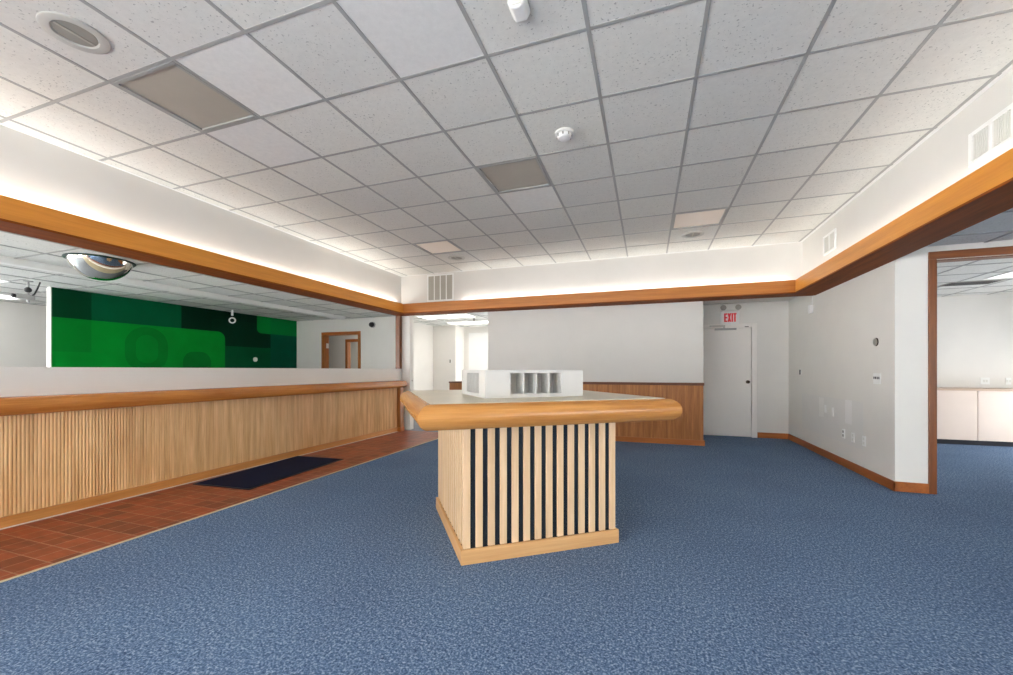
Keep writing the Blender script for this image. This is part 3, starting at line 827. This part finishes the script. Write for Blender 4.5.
# ------------------------------------------------------------------ mural and security devices
b = NB(); bx(b, -8.398, -8.39, 3.543, 8.035, .05, LZ - .004)
tag(obj('wall_covering', b, M['mural']), 'green graphic wall covering of overlapping rounded rectangles behind the counter', 'mural')
b = NB(); lathe(b, [(.05, 0), (.05, .02), (.035, .035)], 20, 'x', (0, 0, 0))
t = tag(obj('wall_button', b, M['offwhite'], smooth=True), 'small white round button on the green wall covering', 'button'); t.location = (-8.39, 6.874, 1.478)
cm = thing('convex_mirror', 'convex dome mirror under the ceiling beside the counter beam', 'mirror', (-5.83, 2.86, LZ))
MR, MD = .275, .215
RS = (MR * MR + MD * MD) / (2 * MD)
prof = [(RS * math.sin(a), -.012 - MD + RS * (1 - math.cos(a))) for a in [math.asin(MR / RS) * k / 20 for k in range(20, -1, -1)]]
prof[-1] = (.0015, prof[-1][1])
b = NB(); lathe(b, prof, 72); o = obj('dome', b, M['mirror'], cm, smooth=True)
for p in o.data.polygons: p.use_smooth = True
b = NB(); lathe(b, [(MR + .001, -.001), (MR + .022, -.003), (MR + .024, -.012), (MR + .016, -.020), (MR + .001, -.013)], 64); obj('rim', b, M['mirrorrim'], cm, smooth=True)
# hanging camera
sc1 = thing('hanging_camera', 'grey security camera on a drop pole near the green wall covering', 'camera', (-8.15, 3.20, LZ), 0, 'security cameras')
b = NB(); lathe(b, [(.05, -.0005), (.05, -.012), (.014, -.016), (.014, -.30), (.012, -.302)], 16); obj('pole', b, M['lightgrey'], sc1, smooth=True)
b = NB(); bx(b, -.03, .03, -.12, .06, -.26, -.19); obj('housing', b, M['lightgrey'], sc1, bevel=.008)
b = NB(); lathe(b, [(.026, -.121), (.028, -.15), (.022, -.156)], 20, 'y', (0, 0, -.225)); obj('lens', b, M['black'], sc1, smooth=True)
b = NB(); tube(b, [(.02, .03, -.2), (.03, .05, -.18), (.04, .075, -.10), (.05, .10, -.002)], .01); obj('cable', b, M['black'], sc1, smooth=True)
b = NB(); lathe(b, [(.02, -.09), (.036, -.11), (.036, -.14), (.02, -.16)], 16); obj('swivel_joint', b, M['black'], sc1, smooth=True)
# pendant ring sensor in front of the mural
rs = thing('hanging_sensor', 'white ring shaped sensor hanging before the green wall covering', 'sensor', (-8.1, 6.12, LZ))
b = NB(); lathe(b, [(.022, -.0005), (.022, -.115), (.012, -.118)], 16); obj('stem', b, M['white'], rs, smooth=True)
b = NB()
tube(b, [(0.0, .0, -.118), (0, 0, -.16)], .012)
obj('neck', b, M['black'], rs)
b = NB()
tube(b, [(.052 * math.cos(a) * .72, .052 * math.cos(a) * .7, -.215 + .052 * math.sin(a)) for a in [2 * PI * k / 24 for k in range(25)]], .014)
obj('ring', b, M['white'], rs, smooth=True)
# dome camera on the white wall
dc = thing('wall_mount_camera', 'small black dome camera on the white wall beside the doorway', 'camera', (-6.09, 8.04, 2.30))
b = NB(); lathe(b, [(.07, -.0005), (.07, -.03), (.05, -.04)], 24, 'y'); obj('base', b, M['lightgrey'], dc, smooth=True)
b = NB(); lathe(b, [(.062, -.0405), (.056, -.08), (.034, -.11), (.006, -.12)], 24, 'y'); obj('dome', b, M['black'], dc, smooth=True)

# doorway behind the counter and the second one beyond it
def doorframe(name, x0, x1, y0, y1, zt, label, w=.075):
    b = NB()
    for a, c in ((x0 - w, x0), (x1, x1 + w)): bx(b, a, c, y0 - .018, y1 + .018, 0, zt, 0)
    bx(b, x0 - w, x1 + w, y0 - .019, y1 + .019, zt, zt + w, 1)
    return struct(name, b, [M['skirt_z'], M['skirt_x']], label=label, cat='door frame', bevel=.004)
M['skirt_z'] = wood('oak_frame_z', (176, 108, 46), (134, 76, 28), 2, .4, 1.0)
d3 = doorframe('door_3', -7.52, -6.51, 8.04, 8.18, 2.09, 'oak frame of the open doorway in the white wall behind the counter')
b = NB(); bx(b, -7.519, -7.505, 8.10, 8.17, 1.78, 1.90); obj('hinge', b, M['offwhite'], d3)
doorframe('door_4', -7.88, -7.18, 9.3, 9.4, 2.02, 'second oak doorway frame deeper in the corridor')

# hall: cabinet end and switch, white door
hc = thing('hall_cabinet', 'low oak cabinet in the hall behind the white organizer', 'cabinet', (-4.33, 8.50, 0))
b = NB(); bx(b, 0, .52, .0, .4, .08, .94); obj('carcass', b, M['cabinet_wood'], hc, bevel=.003)
b = NB(); bx(b, -.012, .532, -.012, .412, .94, .975); obj('top', b, M['cap_x'], hc, bevel=.004)
b = NB(); bx(b, .02, .50, .02, .38, 0, .08); obj('plinth', b, M['kick'], hc)
hs = thing('light_switch', 'small dark switch on the bright white hall wall', 'light switch', (-5.16, 10.19, 1.49))
b = NB(); bx(b, -.035, .035, -.006, 0, -.055, .055); obj('cover_plate', b, M['white'], hs)
b = NB(); bx(b, -.02, .02, -.02, -.006, -.05, .04); obj('toggle', b, M['grey'], hs)
hd = thing('door_5', 'white flush door at the end of the hall', 'door', (-4.84, 10.75, 0)); hd['kind'] = 'structure'
b = NB(); bx(b, .0, .90, -.04, -.005, .01, 2.30); obj('door_leaf', b, M['white'], hd, bevel=.003)
b = NB(); bx(b, -.07, 0, -.03, 0, 0, 2.37); bx(b, .90, .97, -.03, 0, 0, 2.37); bx(b, 0, .90, -.03, 0, 2.302, 2.37); obj('door_frame', b, M['wall'], hd, bevel=.003)

# ------------------------------------------------------------------ lamps
def area(name, loc, size, sy, rot, power, col=(1, 1, 1)):
    l = bpy.data.lights.new(name, 'AREA'); l.shape = 'RECTANGLE'; l.size = size; l.size_y = sy
    l.energy = power; l.color = col
    o = bpy.data.objects.new(name, l); COL.objects.link(o); o.location = loc; o.rotation_euler = rot
    return o
# fluorescent tubes lying in the coves, shining up the soffit walls
zc = 2.525
UP = (PI, 0, 0)
cc = (1.0, .975, .925)
def cove_y(x, y0, y1, p): area('cove_tube', (x, (y0 + y1) / 2, zc), .05, y1 - y0, UP, p * (y1 - y0), cc)
def cove_x(x0, x1, y, p): area('cove_tube', ((x0 + x1) / 2, y, zc), x1 - x0, .05, UP, p * (x1 - x0), cc)
CP = 1.75
cove_y(XL + .04, -2.6, 2.35, CP * 1.6); cove_y(XL + .04, 4.7, 6.95, CP * 1.6); cove_y(XL + .04, 2.4, 4.65, CP * .9)  # the last is weak fill, added across the gap between the lit tubes
cove_x(-3.35, 2.0, YB - .04, CP)
cove_y(XR - .04, 2.9, 6.9, CP * .7); cove_y(XR - .04, -2.6, 2.7, CP * .7)

# daylight
w = bpy.data.worlds.new('daylight'); sc.world = w; w.use_nodes = True
bg = w.node_tree.nodes['Background']
bg.inputs['Color'].default_value = (.98, .99, 1.0, 1)
# sky shaped brighter on the left, to feed light through the added windows
wt = w.node_tree
tc_ = wt.nodes.new('ShaderNodeTexCoord'); sp_ = wt.nodes.new('ShaderNodeSeparateXYZ'); mr_ = wt.nodes.new('ShaderNodeMapRange')
mr_.interpolation_type = 'SMOOTHSTEP'
wt.links.new(tc_.outputs['Generated'], sp_.inputs[0]); wt.links.new(sp_.outputs[0], mr_.inputs['Value'])
mr_.inputs['From Min'].default_value = .1; mr_.inputs['From Max'].default_value = -.95
mr_.inputs['To Min'].default_value = 6.0; mr_.inputs['To Max'].default_value = 22.0
wt.links.new(mr_.outputs['Result'], bg.inputs['Strength'])

vs = sc.view_settings
vs.view_transform = 'Standard'; vs.look = 'None'; vs.gamma = 1.0; vs.use_curve_mapping = False
vs.exposure = 0.6
sc.display_settings.display_device = 'sRGB'
cy = sc.cycles if hasattr(sc, 'cycles') else None
if cy:
    cy.max_bounces = 10; cy.diffuse_bounces = 7; cy.glossy_bounces = 4; cy.transparent_max_bounces = 8
    cy.sample_clamp_indirect = 6.0
